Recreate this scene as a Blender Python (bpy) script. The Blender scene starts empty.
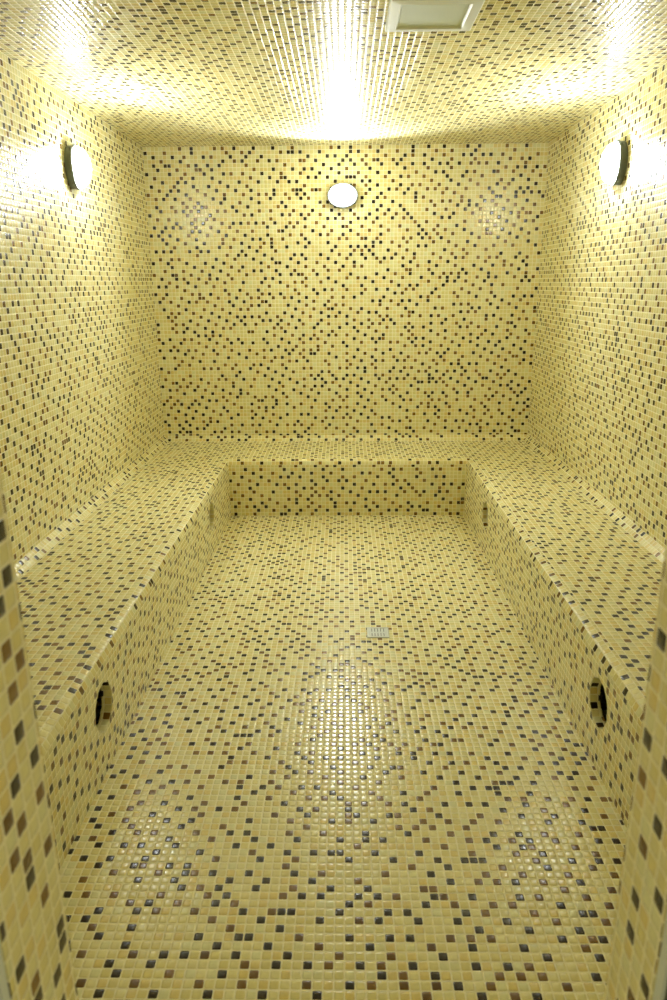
import bpy, bmesh, math
from mathutils import Vector, Matrix

S = bpy.context.scene
COL = S.collection
P = 0.026                                   # mosaic pitch in metres
XL, XR = -1.345, -1.345 + 104 * P           # side walls
D, F = 5.234, 0.742                         # back wall, inner face of the door wall
H = 92 * P                                  # ceiling
SZ = 15 * P                                 # bench seat height
BL, BR, BY = XL + 22 * P, XR - 21 * P, D - 24 * P   # bench risers
DL, DR = -0.372, 0.354                      # doorway sides
RE, RC = 0.034, 0.037                       # rounded bench edge, cove radius
T = 0.1
ORIGIN = Vector((XL, D, 0))

# ---------------------------------------------------------------- materials
def new_mat(name):
    m = bpy.data.materials.new(name); m.use_nodes = True
    nt = m.node_tree; nt.nodes.clear()
    return m, nt

def plain(name, col, rough=0.5, metal=0.0, noise=0.0, scale=40):
    m, nt = new_mat(name); N, L = nt.nodes, nt.links
    out = N.new('ShaderNodeOutputMaterial'); b = N.new('ShaderNodeBsdfPrincipled')
    L.new(b.outputs[0], out.inputs[0])
    b.inputs['Base Color'].default_value = (*col, 1); b.inputs['Roughness'].default_value = rough
    b.inputs['Metallic'].default_value = metal
    tc = N.new('ShaderNodeTexCoord'); tx = N.new('ShaderNodeTexNoise'); tx.inputs['Scale'].default_value = scale
    mr = N.new('ShaderNodeMapRange'); mr.inputs['To Min'].default_value = max(0.02, rough - noise); mr.inputs['To Max'].default_value = rough + noise
    L.new(tc.outputs['Object'], tx.inputs['Vector']); L.new(tx.outputs['Fac'], mr.inputs['Value']); L.new(mr.outputs[0], b.inputs['Roughness'])
    return m

def mosaic():
    """Glazed mosaic: square tiles with rounded corners and edges, a scatter of dark and brown tiles, pale grout."""
    m, nt = new_mat('mosaic_tile'); N, L = nt.nodes, nt.links
    def val(x, sock):
        if isinstance(x, (int, float)): sock.default_value = x
        elif isinstance(x, tuple): sock.default_value = x
        else: L.new(x, sock)
    def mth(op, a, b=None, c=None, clamp=False):
        n = N.new('ShaderNodeMath'); n.operation = op; n.use_clamp = clamp
        val(a, n.inputs[0])
        if b is not None: val(b, n.inputs[1])
        if c is not None: val(c, n.inputs[2])
        return n.outputs[0]
    def vm(op, a, b=None, out=0, scale=None):
        n = N.new('ShaderNodeVectorMath'); n.operation = op
        val(a, n.inputs[0])
        if b is not None: val(b, n.inputs[1])
        if scale is not None: val(scale, n.inputs['Scale'])
        return n.outputs[out]
    def wn(v):
        n = N.new('ShaderNodeTexWhiteNoise'); n.noise_dimensions = '2D'; L.new(v, n.inputs['Vector']); return n
    def mix(f, a, b):
        n = N.new('ShaderNodeMix'); n.data_type = 'RGBA'
        val(f, n.inputs[0]); val(a, n.inputs[6]); val(b, n.inputs[7]); return n.outputs[2]
    def sep(v):
        n = N.new('ShaderNodeSeparateXYZ'); L.new(v, n.inputs[0]); return n.outputs
    uv = N.new('ShaderNodeUVMap'); uv.uv_map = 'UVMap'
    g = vm('ADD', uv.outputs[0], (2000.0, 2000.0, 0))
    cell = vm('FLOOR', g)
    cc = vm('ADD', cell, (0.5, 0.5, 0))
    f = vm('SUBTRACT', g, cc); fx, fy, _ = sep(f)
    # dark tiles sit where a random height peaks over its four neighbours, loosely following a knight's-move lattice
    cx_, cy_, _z = sep(cc)
    lat = mth('FLOORED_MODULO', mth('ADD', mth('ADD', cx_, -0.5), mth('MULTIPLY', mth('ADD', cy_, -0.5), 2.0)), 5.0)
    def height(v, k):
        on = mth('LESS_THAN', mth('ABSOLUTE', mth('SUBTRACT', lat, float(k))), 0.5)
        return mth('MULTIPLY_ADD', on, 0.30, mth('MULTIPLY', v, 0.70))
    mx = None
    for d, k in (((1, 0, 0), 4), ((-1, 0, 0), 1), ((0, 1, 0), 3), ((0, -1, 0), 2)):
        v = height(wn(vm('ADD', cc, d)).outputs['Value'], k)
        mx = v if mx is None else mth('MAXIMUM', mx, v)
    local_peak = mth('GREATER_THAN', height(wn(cc).outputs['Value'], 0), mx)
    w1 = wn(vm('ADD', cc, (517, 331, 0))); r1, r2, r3 = sep(w1.outputs['Color'])
    w2 = wn(vm('ADD', cc, (129, 771, 0))); q1, q2, q3 = sep(w2.outputs['Color'])
    dark = mth('MAXIMUM', local_peak, mth('GREATER_THAN', r1, 0.985))
    # pale tiles: cream with a few honey and greenish ones
    base = mix(q1, (0.69, 0.61, 0.245, 1), (0.75, 0.695, 0.335, 1))
    base = mix(mth('MULTIPLY', mth('GREATER_THAN', q2, 0.80), 0.75), base, (0.70, 0.555, 0.19, 1))
    base = mix(mth('MULTIPLY', mth('LESS_THAN', q2, 0.13), 0.7), base, (0.71, 0.71, 0.40, 1))
    # dark tiles: very dark brown or lighter brown
    dk = mix(q3, (0.011, 0.005, 0.002, 1), (0.025, 0.012, 0.004, 1))
    br = mix(q3, (0.105, 0.05, 0.006, 1), (0.20, 0.105, 0.014, 1))
    dcol = mix(mth('GREATER_THAN', r2, 0.56), dk, br)
    tile = mix(dark, base, dcol)
    # cloudy glaze inside each tile
    ns = N.new('ShaderNodeTexNoise'); ns.inputs['Scale'].default_value = 2.3; ns.inputs['Detail'].default_value = 2
    L.new(g, ns.inputs['Vector'])
    hv = N.new('ShaderNodeHueSaturation'); L.new(tile, hv.inputs['Color'])
    L.new(mth('MULTIPLY_ADD', ns.outputs['Fac'], 0.22, 0.89), hv.inputs['Value'])
    tile = hv.outputs[0]
    # rounded square outline of the tile
    ax, ay = mth('ABSOLUTE', fx), mth('ABSOLUTE', fy)
    HT, R = 0.43, 0.13
    ex = mth('MAXIMUM', mth('SUBTRACT', ax, HT - R), 0.0); ey = mth('MAXIMUM', mth('SUBTRACT', ay, HT - R), 0.0)
    dist = mth('SQRT', mth('ADD', mth('MULTIPLY', ex, ex), mth('MULTIPLY', ey, ey)))
    mask = mth('LESS_THAN', dist, R)
    col = mix(mask, (0.82, 0.77, 0.48, 1), tile)
    # tile normal: nearly flat face, rounded rim, each tile set at its own tiny tilt
    def slope(fc, ac, rnd):
        rim = mth('DIVIDE', mth('MAXIMUM', mth('SUBTRACT', ac, 0.24), 0.0), HT - 0.24)
        rim = mth('MULTIPLY', mth('MULTIPLY', rim, rim), mth('MULTIPLY', mth('SIGN', fc), 0.5))
        s = mth('ADD', rim, mth('MULTIPLY', fc, 0.14))
        s = mth('ADD', s, mth('MULTIPLY', mth('SUBTRACT', rnd, 0.5), 0.025))
        return mth('MULTIPLY', s, mask)
    sx, sy = slope(fx, ax, r3), slope(fy, ay, w2.outputs['Value'])
    geo = N.new('ShaderNodeNewGeometry')
    tg = N.new('ShaderNodeTangent'); tg.direction_type = 'UV_MAP'; tg.uv_map = 'UVMap'
    nrm = geo.outputs['Normal']; bt = vm('CROSS_PRODUCT', nrm, tg.outputs[0])
    nv = vm('ADD', nrm, vm('ADD', vm('SCALE', tg.outputs[0], scale=sx), vm('SCALE', bt, scale=sy)))
    nv = vm('NORMALIZE', nv)
    b = N.new('ShaderNodeBsdfPrincipled'); out = N.new('ShaderNodeOutputMaterial')
    L.new(b.outputs[0], out.inputs[0]); L.new(col, b.inputs['Base Color']); L.new(nv, b.inputs['Normal'])
    rg = mth('MULTIPLY_ADD', mask, -0.41, 0.60)
    rg = mth('ADD', rg, mth('MULTIPLY', mth('MULTIPLY', r2, 0.05), mask))
    L.new(rg, b.inputs['Roughness'])
    b.inputs['IOR'].default_value = 1.48
    return m

M_TILE = mosaic()
M_METAL = plain('lamp_grey_metal', (0.16, 0.18, 0.17), 0.35, 0.6, 0.08)
M_INNER = plain('lamp_inner_enamel', (0.5, 0.5, 0.48), 0.5)
M_VENT = plain('white_vent_plastic', (0.76, 0.80, 0.74), 0.4, 0, 0.05)
M_VENT_PANEL = plain('pale_vent_panel', (0.60, 0.67, 0.59), 0.45, 0, 0.05)
M_STEEL = plain('drain_steel', (0.40, 0.40, 0.30), 0.42, 0.5, 0.12, 90)
M_HOLE = plain('drain_dark', (0.09, 0.085, 0.06), 0.6)
M_FRAME = plain('door_frame_paint', (0.60, 0.64, 0.54), 0.4, 0, 0.05)
M_SEAL = plain('door_seal_rubber', (0.05, 0.06, 0.045), 0.6)

BD = 0.040                                  # depth of the lamp housing
def diffuser_mat(name, strength):
    m, nt = new_mat(name); N, L = nt.nodes, nt.links
    out = N.new('ShaderNodeOutputMaterial'); mx = N.new('ShaderNodeMixShader')
    e = N.new('ShaderNodeEmission'); e.inputs[0].default_value = (0.90, 0.96, 1.0, 1); 
    # brightest over the bulb, dimmer at the skirt by the rim
    tc = N.new('ShaderNodeTexCoord'); sz = N.new('ShaderNodeSeparateXYZ'); mr = N.new('ShaderNodeMapRange')
    mr.inputs['From Min'].default_value = BD; mr.inputs['From Max'].default_value = BD + 0.060
    mr.inputs['To Min'].default_value = strength * 0.2; mr.inputs['To Max'].default_value = strength
    L.new(tc.outputs['Object'], sz.inputs[0]); L.new(sz.outputs[2], mr.inputs['Value']); L.new(mr.outputs[0], e.inputs[1])
    t = N.new('ShaderNodeBsdfTransparent')
    mx.inputs[0].default_value = 0.5; m.cycles.emission_sampling = 'FRONT'
    L.new(t.outputs[0], mx.inputs[1]); L.new(e.outputs[0], mx.inputs[2]); L.new(mx.outputs[0], out.inputs[0])
    return m
M_GLASS = diffuser_mat('frosted_lamp_glass', 60.0)
M_GLASS_BRIGHT = diffuser_mat('frosted_lamp_glass_bright', 310.0)

# ---------------------------------------------------------------- mesh helpers
def auto_uv(n, co, off=(0, 0), pit=P):
    """Right-handed planar mapping in tile units from the wall corner."""
    q = co - ORIGIN
    if abs(n.z) > 0.7:
        t = Vector((1, 0, 0)); b = Vector((0, 1 if n.z > 0 else -1, 0))
    elif abs(n.x) > abs(n.y):
        t = Vector((0, 1 if n.x > 0 else -1, 0)); b = Vector((0, 0, 1))
    else:
        t = Vector((1 if n.y < 0 else -1, 0, 0)); b = Vector((0, 0, 1))
    return (q.dot(t) / pit + off[0], q.dot(b) / pit + off[1])

def link(name, bm, mat, parent=None, off=None, smooth=False, keep_uv=False, pit=P):
    me = bpy.data.meshes.new(name)
    if off is not None and not keep_uv:
        bm.normal_update()
        uvl = bm.loops.layers.uv.verify()
        for f in bm.faces:
            for l in f.loops: l[uvl].uv = auto_uv(f.normal, l.vert.co, off, pit)
    if smooth:
        for f in bm.faces: f.smooth = True
    bm.to_mesh(me); bm.free()
    if me.uv_layers: me.uv_layers[0].name = 'UVMap'
    if smooth: me.set_sharp_from_angle(angle=math.radians(40))
    mats = mat if isinstance(mat, (list, tuple)) else [mat]
    for mm in mats: me.materials.append(mm)
    o = bpy.data.objects.new(name, me); COL.objects.link(o)
    if parent: o.parent = parent
    return o

def box(bm, lo, hi):
    r = bmesh.ops.create_cube(bm, size=1)
    for v in r['verts']:
        v.co = Vector([(lo[i] + hi[i]) / 2 + v.co[i] * (hi[i] - lo[i]) for i in range(3)])
    return r['verts']

def tag(o, label, cat, group=None):
    o['label'] = label; o['category'] = cat
    if group: o['group'] = group
    return o

def struct(o, label, cat):
    o['kind'] = 'structure'; return tag(o, label, cat)

def thing(name, label, cat, loc=(0, 0, 0), group=None):
    o = bpy.data.objects.new(name, None); COL.objects.link(o); o.location = loc; o.empty_display_size = 0.1
    return tag(o, label, cat, group)

# ---------------------------------------------------------------- setting
def boxes(name, lst, off, label, cat, pit=P):
    bm = bmesh.new()
    for lo, hi in lst: box(bm, lo, hi)
    return struct(link(name, bm, M_TILE, None, off, pit=pit), label, cat)

YF = 0.594
boxes('floor', [((XL - T, YF, -T), (XR + T, D + T, 0))], (0, 0), 'shiny mosaic tiled floor between the benches', 'floor', 0.0244)
boxes('ceiling', [((XL - T, YF, H), (XR + T, D + T, H + T))], (300, 40), 'flat mosaic tiled ceiling with lamp glare', 'ceiling')
boxes('wall_back', [((XL - T, D, 0), (XR + T, D + T, H))], (600, 0), 'mosaic tiled end wall carrying the oval lamp', 'wall')
boxes('wall_left', [((XL - T, F, 0), (XL, D, H))], (900, 0), 'mosaic tiled side wall left of the long bench', 'wall')
boxes('wall_right', [((XR, F, 0), (XR + T, D, H))], (1200, 0), 'mosaic tiled side wall right of the long bench', 'wall')
# the door wall: two piers and a lintel, the tiled reveals seen at the sides of the picture
boxes('wall_front', [((XL - T, YF, 0), (DL, F, H)), ((DR, YF + 0.034, 0), (XR + T, F, H)),
                     ((DL, YF + 0.034, 2.08), (DR, F, H))], (1500, 0), 'tiled door wall with its reveals at the picture sides', 'wall')

# door frame: pale profile with dark rubber seal round the opening
dr = bpy.data.objects.new('door_1', None); COL.objects.link(dr); dr.location = (0, 0.58, 0)
struct(dr, 'pale painted door frame around the tiled opening', 'door frame')
def local(bm, o):
    bmesh.ops.translate(bm, verts=bm.verts, vec=-Vector(o.location)); return bm
bm = bmesh.new()
box(bm, (DL - 0.06, 0.574, 0), (DL, YF - 0.0005, 2.14)); box(bm, (DR, 0.606, 0), (DR + 0.06, YF + 0.0335, 2.14)); box(bm, (DL, 0.606, 2.08), (DR, YF + 0.0335, 2.14))
bmesh.ops.bevel(bm, geom=bm.edges[:], offset=0.003, segments=2, affect='EDGES')
link('frame', local(bm, dr), M_FRAME, dr)
bm = bmesh.new()
box(bm, (DL - 0.05, 0.556, 0), (DL - 0.002, 0.5735, 2.13)); box(bm, (DR + 0.002, 0.588, 0), (DR + 0.05, 0.6055, 2.13)); box(bm, (DL - 0.002, 0.588, 2.082), (DR + 0.002, 0.6055, 2.13))
link('seal', local(bm, dr), M_SEAL, dr)

# cove tiles where the bench seat meets each wall
def cove(idx, a, b, nrm, off, label, m0, m1):
    """a, b: wall/seat corner end points; nrm: away from wall; canted band of tiles. m0/m1: mitre signs at the ends."""
    a, b, nrm = Vector(a), Vector(b), Vector(nrm); run = (b - a).normalized(); up = Vector((0, 0, 1))
    bm = bmesh.new(); uvl = bm.loops.layers.uv.verify(); K = 1
    prof = []
    for k in range(K + 1):
        t = math.pi / 2 * k / K
        prof.append((RC * (1 - math.sin(t)), RC * (1 - math.cos(t))))       # (out, up): t=0 on the seat, t=90 on the wall
    ring = []
    for o, u in prof:
        ring.append((bm.verts.new(a + nrm * o + up * u + run * o * m0), bm.verts.new(b + nrm * o + up * u - run * o * m1)))
    ba, bb = bm.verts.new(a), bm.verts.new(b)
    for k in range(K):
        f = bm.faces.new((ring[k][0], ring[k + 1][0], ring[k + 1][1], ring[k][1])); f.normal_update()
        if f.normal.dot(nrm + up) < 0: f.normal_flip()
        for l in f.loops:
            kk = k if l.vert in ring[k] else k + 1
            tt = up.cross(nrm)
            l[uvl].uv = ((l.vert.co - ORIGIN).dot(tt) / P + off[0], 2.0 * kk / K + off[1])
    bm.faces.new((ring[0][0], ba, bb, ring[0][1])); bm.faces.new((ba, ring[K][0], ring[K][1], bb))
    bm.faces.new([r[0] for r in ring] + [ba]); bm.faces.new([r[1] for r in ring] + [bb])
    bmesh.ops.recalc_face_normals(bm, faces=bm.faces)
    bmesh.ops.split_edges(bm, edges=[e for e in bm.edges if len(e.link_faces) == 2 and e.link_faces[0].smooth != e.link_faces[1].smooth])
    o = link('trim_%d' % idx, bm, M_TILE, None, off, keep_uv=True)
    return struct(o, label, 'cove trim')
cove(1, (XL, F, SZ), (XL, D, SZ), (1, 0, 0), (1810, 7), 'pale canted tile strip along the left wall above the bench seat', 0, 1)
cove(2, (XL, D, SZ), (XR, D, SZ), (0, -1, 0), (1840, 17), 'pale canted tile strip along the end wall above the bench seat', 1, 1)
cove(3, (XR, D, SZ), (XR, F, SZ), (-1, 0, 0), (1870, 27), 'pale canted tile strip along the right wall above the bench seat', 1, 0)

# ---------------------------------------------------------------- bench
bench = thing('steam_room_bench', 'low U-shaped mosaic tiled bench built along three walls', 'bench', ((BL + BR) / 2, BY, 0))
def path(o, z):
    return [Vector((BL - o, F, z)), Vector((BL - o, BY + o, z)), Vector((BR + o, BY + o, z)), Vector((BR + o, F, z))]
def wpath(i, z):
    return [Vector((XL + i, F, z)), Vector((XL + i, D - i, z)), Vector((XR - i, D - i, z)), Vector((XR - i, F, z))]
bm = bmesh.new()
rings = [[bm.verts.new(v) for v in loop] for loop in (path(RE, SZ), wpath(0.0005, SZ), wpath(0.0005, SZ - 0.05), path(RE, SZ - 0.05))]
for q in range(4):
    r0, r1 = rings[q], rings[(q + 1) % 4]
    for k in range(3): bm.faces.new((r0[k], r0[k + 1], r1[k + 1], r1[k]))
bm.faces.new([r[0] for r in rings]); bm.faces.new([r[3] for r in rings])
bmesh.ops.recalc_face_normals(bm, faces=bm.faces)
link('seat', local(bm, bench), M_TILE, bench, (40, 620))

# rounded front edge, one length per side
SIDES = [(0, Vector((1, 0, 0))), (1, Vector((0, -1, 0))), (2, Vector((-1, 0, 0)))]
for k, nrm in SIDES:
    bm = bmesh.new(); uvl = bm.loops.layers.uv.verify(); K = 2; ring = []
    for j in range(K + 1):
        t = math.pi / 2 * j / K
        p = path(RE * (1 - math.cos(t)), SZ - RE * (1 - math.sin(t)))
        ring.append((bm.verts.new(p[k]), bm.verts.new(p[k + 1])))
    c = path(RE, SZ - RE); c0, c1 = bm.verts.new(c[k]), bm.verts.new(c[k + 1])
    tt = Vector((0, 0, 1)).cross(nrm)
    for j in range(K):
        f = bm.faces.new((ring[j][0], ring[j][1], ring[j + 1][1], ring[j + 1][0])); f.normal_update()
        if f.normal.dot(nrm + Vector((0, 0, 1))) < 0: f.normal_flip()
        for l in f.loops:
            jj = j if l.vert in ring[j] else j + 1
            l[uvl].uv = ((l.vert.co - ORIGIN).dot(tt) / P + 70 * k + 5, 2.0 * jj / K + 905)
    bm.faces.new((ring[0][0], c0, c1, ring[0][1])); bm.faces.new((c0, ring[K][0], ring[K][1], c1))
    bm.faces.new([r[0] for r in ring] + [c0]); bm.faces.new([r[1] for r in ring] + [c1])
    bmesh.ops.recalc_face_normals(bm, faces=bm.faces)
    bmesh.ops.split_edges(bm, edges=[e for e in bm.edges if len(e.link_faces) == 2 and e.link_faces[0].smooth != e.link_faces[1].smooth])
    link('rounded_edge', local(bm, bench), M_TILE, bench, (0, 0), keep_uv=True)

# risers; the long ones have two round recesses each
NR, NZ, NS = 0.083, 0.218, 10
HOLES = {0: [1.985, 3.935], 2: [2.015, 3.935]}
ZT = SZ - RE
for k, nrm in SIDES:
    bm = bmesh.new(); p0, p1 = path(0, 0)[k], path(0, 0)[k + 1]
    run = (p1 - p0).normalized()
    outer = [bm.verts.new(v) for v in (p0, p1, p1 + Vector((0, 0, ZT)), p0 + Vector((0, 0, ZT)))]
    edges = [bm.edges.new((outer[i], outer[(i + 1) % 4])) for i in range(4)]
    for hy in HOLES.get(k, []):
        ring = []
        for i in range(NS):
            a = 2 * math.pi * (i + 0.2) / NS
            ring.append(bm.verts.new((p0.x, hy + NR * math.cos(a), NZ + NR * math.sin(a))))
        edges += [bm.edges.new((ring[i], ring[(i + 1) % NS])) for i in range(NS)]
    bmesh.ops.triangle_fill(bm, edges=edges, use_beauty=True)
    # drop any triangles filled inside the recess openings
    for f in bm.faces[:]:
        c = f.calc_center_median()
        if any(math.hypot(c.y - hy, c.z - NZ) < NR * 0.93 for hy in HOLES.get(k, [])) and all(
                any(abs(math.hypot(v.co.y - hy, v.co.z - NZ) - NR) < 1e-4 for hy in HOLES[k]) for v in f.verts):
            bm.faces.remove(f)
    for f in bm.faces:
        f.normal_update()
        if f.normal.dot(nrm) < 0: f.normal_flip()
    front = bm.faces[:]
    ext = bmesh.ops.extrude_face_region(bm, geom=front, use_keep_orig=True)
    vs = [g for g in ext['geom'] if isinstance(g, bmesh.types.BMVert)]
    bmesh.ops.translate(bm, verts=vs, vec=-nrm * (RE - 0.001))
    bmesh.ops.recalc_face_normals(bm, faces=bm.faces)
    link('riser', local(bm, bench), M_TILE, bench, (70 * k + 11, 640))
    # tiled linings of the recesses
    for hy in HOLES.get(k, []):
        bm = bmesh.new(); uvl = bm.loops.layers.uv.verify()
        def ringv(r, d):
            o = []
            for i in range(NS):
                a = 2 * math.pi * (i + 0.2) / NS
                o.append(bm.verts.new(Vector((p0.x, hy + r * math.cos(a), NZ + r * math.sin(a))) - nrm * d))
            return o
        DEP = RE; ri = NR - 0.0012
        prof = [(NR - 0.0002, 0.0004), (ri, 0.0004), (ri - 0.002, DEP), (NR - 0.0002, DEP)]
        rr = [ringv(*q) for q in prof]
        def strip(a, b, inner):
            for i in range(NS):
                j = (i + 1) % NS
                f = bm.faces.new((a[i], a[j], b[j], b[i]))
                f.normal_update()
                c = f.calc_center_median(); rad = Vector((0, c.y - hy, c.z - NZ))
                if inner and f.normal.dot(rad) > 0: f.normal_flip()
                if not inner and f.normal.dot(rad) < 0: f.normal_flip()
                if inner:
                    seg = 2 * math.pi * NR / NS / P; f.normal_update()
                    tt = (b[i].co - a[i].co).normalized(); bb = f.normal.cross(tt)
                    for l in f.loops:
                        q = l.vert.co - a[i].co
                        l[uvl].uv = (q.dot(tt) / P + 40 * hy // 1, q.dot(bb) / P + 3 * i + 700.1)
        strip(rr[0], rr[1], False); strip(rr[1], rr[2], True); strip(rr[3], rr[0], False)
        strip(rr[2], rr[3], True)           # open at the back into the dark hollow of the bench
        o = link('recess', local(bm, bench), M_TILE, bench, (0, 0), keep_uv=True)
        o['label'] = 'round tiled opening into the dark hollow of the bench'

# ---------------------------------------------------------------- lamps
def oval(bm, prof, a, b, seg=48, cap_end=False):
    """Oval lathe about local +Z (the direction the lamp faces); prof = (grow, depth) with radii a+grow ... or a scale when tuple has 's'."""
    rings = []
    for s, g, d in prof:
        if s <= 1e-6: rings.append([bm.verts.new((0, 0, d))]); continue
        rings.append([bm.verts.new(((a * s + g) * math.cos(2 * math.pi * i / seg), (b * s + g) * math.sin(2 * math.pi * i / seg), d)) for i in range(seg)])
    fs = []
    for r0, r1 in zip(rings, rings[1:]):
        for i in range(seg):
            j = (i + 1) % seg
            if len(r1) == 1: fs.append(bm.faces.new((r0[i], r0[j], r1[0])))
            elif len(r0) == 1: fs.append(bm.faces.new((r0[0], r1[j], r1[i])))
            else: fs.append(bm.faces.new((r0[i], r0[j], r1[j], r1[i])))
    return fs

LA, LB = 0.102, 0.076
def lamp(loc, rot, label, power, glass):
    t = thing('wall_lamp', label, 'lamp', loc, 'oval wall lamps')
    t.rotation_euler = rot
    bm = bmesh.new()                        # cup-shaped metal housing with a thick rim
    fs = oval(bm, [(0, 0, 0), (0.95, 0, 0), (0.97, 0, 0.006), (0.97, 0, BD - 0.016), (1, 0.001, BD - 0.012), (1, 0.003, BD - 0.006), (1, 0.001, BD), (0.94, 0, BD + 0.001)], LA, LB)
    inner = oval(bm, [(0.94, 0, BD + 0.001), (0.91, 0, BD - 0.003), (0.88, 0, 0.012), (0.78, 0, 0.006), (0, 0, 0.006)], LA, LB)
    for f in inner: f.material_index = 1
    bmesh.ops.remove_doubles(bm, verts=bm.verts, dist=1e-5)
    bmesh.ops.recalc_face_normals(bm, faces=bm.faces)
    link('housing', bm, [M_METAL, M_INNER], t, smooth=True)
    bm = bmesh.new()                        # frosted dome
    prof = []
    for k in range(11):
        a = math.pi / 2 * k / 10
        prof.append((0.925 * math.cos(a) if k < 10 else 0, 0, BD - 0.001 + 0.062 * math.sin(a)))
    dome = oval(bm, prof, LA, LB); bm.normal_update()
    for f in dome:                          # the glass faces out into the room
        c = f.calc_center_median(); c.z -= BD
        if f.normal.dot(c) < 0: f.normal_flip()
    link('diffuser', bm, glass, t, smooth=True)
    for sx, sy in ((1, 1), (1, -1), (-1, 1), (-1, -1)):     # screw lugs on the rim
        bm = bmesh.new(); a = math.radians(38)
        m = Matrix.Translation((sx * LA * math.cos(a) * 1.01, sy * LB * math.sin(a) * 1.05, BD - 0.012))
        bmesh.ops.create_cone(bm, cap_ends=True, segments=16, radius1=0.007, radius2=0.006, depth=0.014, matrix=m)
        bmesh.ops.bevel(bm, geom=[e for e in bm.edges if e.calc_face_angle(0) > 1], offset=0.0015, segments=2, affect='EDGES')
        link('screw_lug', bm, M_METAL, t)
    # the bulb behind the glass throws a broad forward beam, cut off by the rim
    ld = bpy.data.lights.new('bulb', 'SPOT'); ld.energy = power; ld.color = (0.90, 0.96, 1.0); ld.shadow_soft_size = 0.035
    ld.spot_size = math.radians(146); ld.spot_blend = 0.6
    lo = bpy.data.objects.new('bulb', ld); COL.objects.link(lo); lo.parent = t; lo.location = (0, 0, BD + 0.012)
    lo.rotation_euler = (math.pi, 0, 0)
    return t
# local +Z faces into the room; the side lamps stand upright, the end wall lamp lies flat
lamp((-0.008, D, 2.078), (math.pi / 2, 0, 0), 'white oval lamp lying flat on the end wall, seen front-on', 160, M_GLASS)
lamp((XL, 3.81, 2.066), (0, math.pi / 2, 0), 'white oval lamp on the left side wall, its rim seen edge-on', 52, M_GLASS_BRIGHT)
lamp((XR, 3.83, 2.064), (0, -math.pi / 2, 0), 'white oval lamp on the right side wall, its rim seen edge-on', 52, M_GLASS_BRIGHT)

# ---------------------------------------------------------------- ceiling vent
VX0, VX1, VY0, VY1 = 0.150, 0.457, 2.648, 2.956
vent = thing('ceiling_vent', 'white rectangular vent with recessed panel in the tiled ceiling', 'vent', ((VX0 + VX1) / 2, (VY0 + VY1) / 2, H))
cx, cy = (VX1 - VX0) / 2, (VY1 - VY0) / 2
bm = bmesh.new()
def rect(x, y, z): return [bm.verts.new(q) for q in ((-x, -y, z), (x, -y, z), (x, y, z), (-x, y, z))]
lw = 0.036
prof = [rect(cx, cy, 0), rect(cx, cy, -0.010), rect(cx - 0.004, cy - 0.004, -0.014), rect(cx - lw, cy - lw, -0.016), rect(cx - lw - 0.004, cy - lw - 0.004, -0.012), rect(cx - lw - 0.012, cy - lw - 0.012, 0.0)]
for r0, r1 in zip(prof, prof[1:] + prof[:1]):
    for i in range(4): bm.faces.new((r0[i], r0[(i + 1) % 4], r1[(i + 1) % 4], r1[i]))
bmesh.ops.recalc_face_normals(bm, faces=bm.faces)
link('frame', bm, M_VENT, vent)
bm = bmesh.new(); box(bm, (-cx + lw + 0.008, -cy + lw + 0.008, -0.009), (cx - lw - 0.008, cy - lw - 0.008, 0))
o = link('panel', bm, M_VENT_PANEL, vent); o['label'] = 'slightly darker recessed panel'
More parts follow.
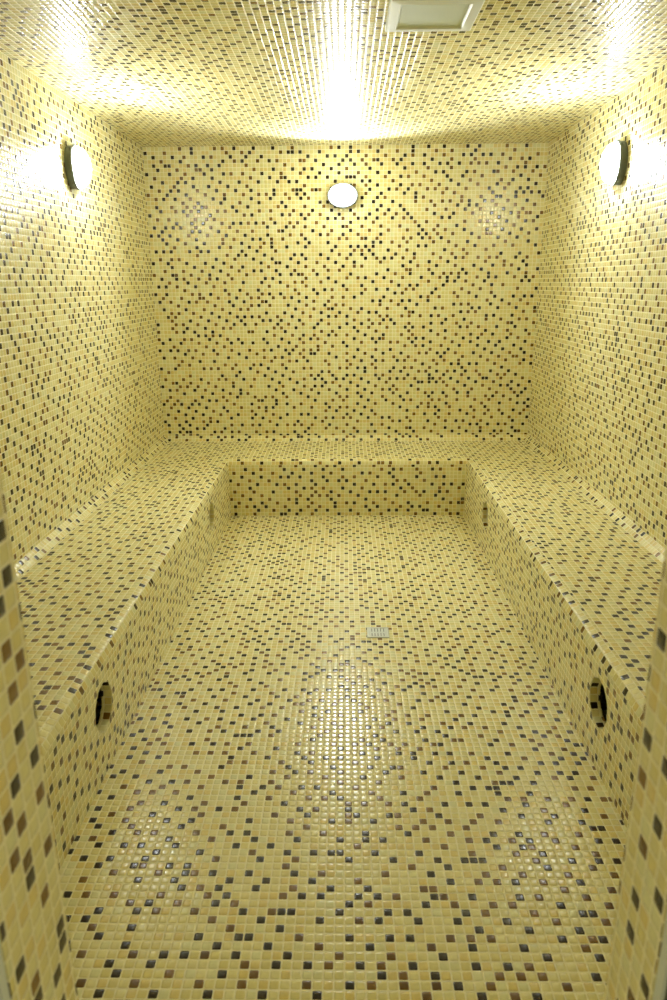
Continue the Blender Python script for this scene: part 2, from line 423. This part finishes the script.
# ---------------------------------------------------------------- floor drain
drain = thing('floor_drain', 'small square steel drain set in the tiled floor', 'drain', (0.149, 2.913, 0))
bm = bmesh.new(); h = 0.05
prof = [rect(h, h, 0), rect(h, h, 0.0025), rect(h - 0.002, h - 0.002, 0.004), rect(h - 0.011, h - 0.011, 0.004), rect(h - 0.013, h - 0.013, 0.0005)]
for r0, r1 in zip(prof, prof[1:] + prof[:1]):
    for i in range(4): bm.faces.new((r0[i], r0[(i + 1) % 4], r1[(i + 1) % 4], r1[i]))
bmesh.ops.recalc_face_normals(bm, faces=bm.faces)
link('frame', bm, M_STEEL, drain)
bm = bmesh.new()
box(bm, (-0.037, -0.037, 0.0002), (0.037, 0.037, 0.001))
link('well', bm, M_HOLE, drain)
bm = bmesh.new()
for i in range(6):
    x = -0.0335 + i * 0.0134; box(bm, (x - 0.0045, -0.037, 0.001), (x + 0.0045, 0.037, 0.0035))
box(bm, (-0.037, -0.005, 0.001), (0.037, 0.005, 0.0032))
link('grate', bm, M_STEEL, drain)

# ---------------------------------------------------------------- world, camera
w = bpy.data.worlds.new('anteroom_light'); S.world = w; w.use_nodes = True
w.node_tree.nodes['Background'].inputs[0].default_value = (1.0, 0.90, 0.56, 1)
w.node_tree.nodes['Background'].inputs[1].default_value = 0.5

cam = bpy.data.cameras.new('camera'); co = bpy.data.objects.new('camera', cam); COL.objects.link(co)
f, pi, ya, ro, h = 713.37, 0.2957, 0.0162, -0.0072, 1.516
right0 = Vector((math.cos(ya), math.sin(ya), 0)); fwd0 = Vector((-math.sin(ya), math.cos(ya), 0)); zz = Vector((0, 0, 1))
fwd = math.cos(pi) * fwd0 - math.sin(pi) * zz; up0 = math.sin(pi) * fwd0 + math.cos(pi) * zz
Rr = math.cos(ro) * right0 + math.sin(ro) * up0; Uu = math.cos(ro) * up0 - math.sin(ro) * right0
mtx = Matrix((Rr, Uu, -fwd)).transposed().to_4x4(); mtx.translation = (0, 0, h)
co.matrix_world = mtx
cam.sensor_fit = 'VERTICAL'; cam.sensor_height = 36; cam.sensor_width = 24; cam.lens = f / 1000 * 36
cam.clip_start = 0.05
cam.dof.use_dof = True; cam.dof.focus_distance = 4.0; cam.dof.aperture_fstop = 5.0
S.camera = co

S.view_settings.view_transform = 'Standard'; S.view_settings.look = 'None'
S.view_settings.gamma = 1; S.view_settings.use_curve_mapping = False
S.view_settings.exposure = 0.2
S.cycles.max_bounces = 14; S.cycles.diffuse_bounces = 8; S.cycles.glossy_bounces = 4; S.cycles.transparent_max_bounces = 8
S.cycles.sample_clamp_indirect = 3; S.cycles.blur_glossy = 1.0; S.cycles.use_denoising = True
S.cycles.caustics_reflective = False
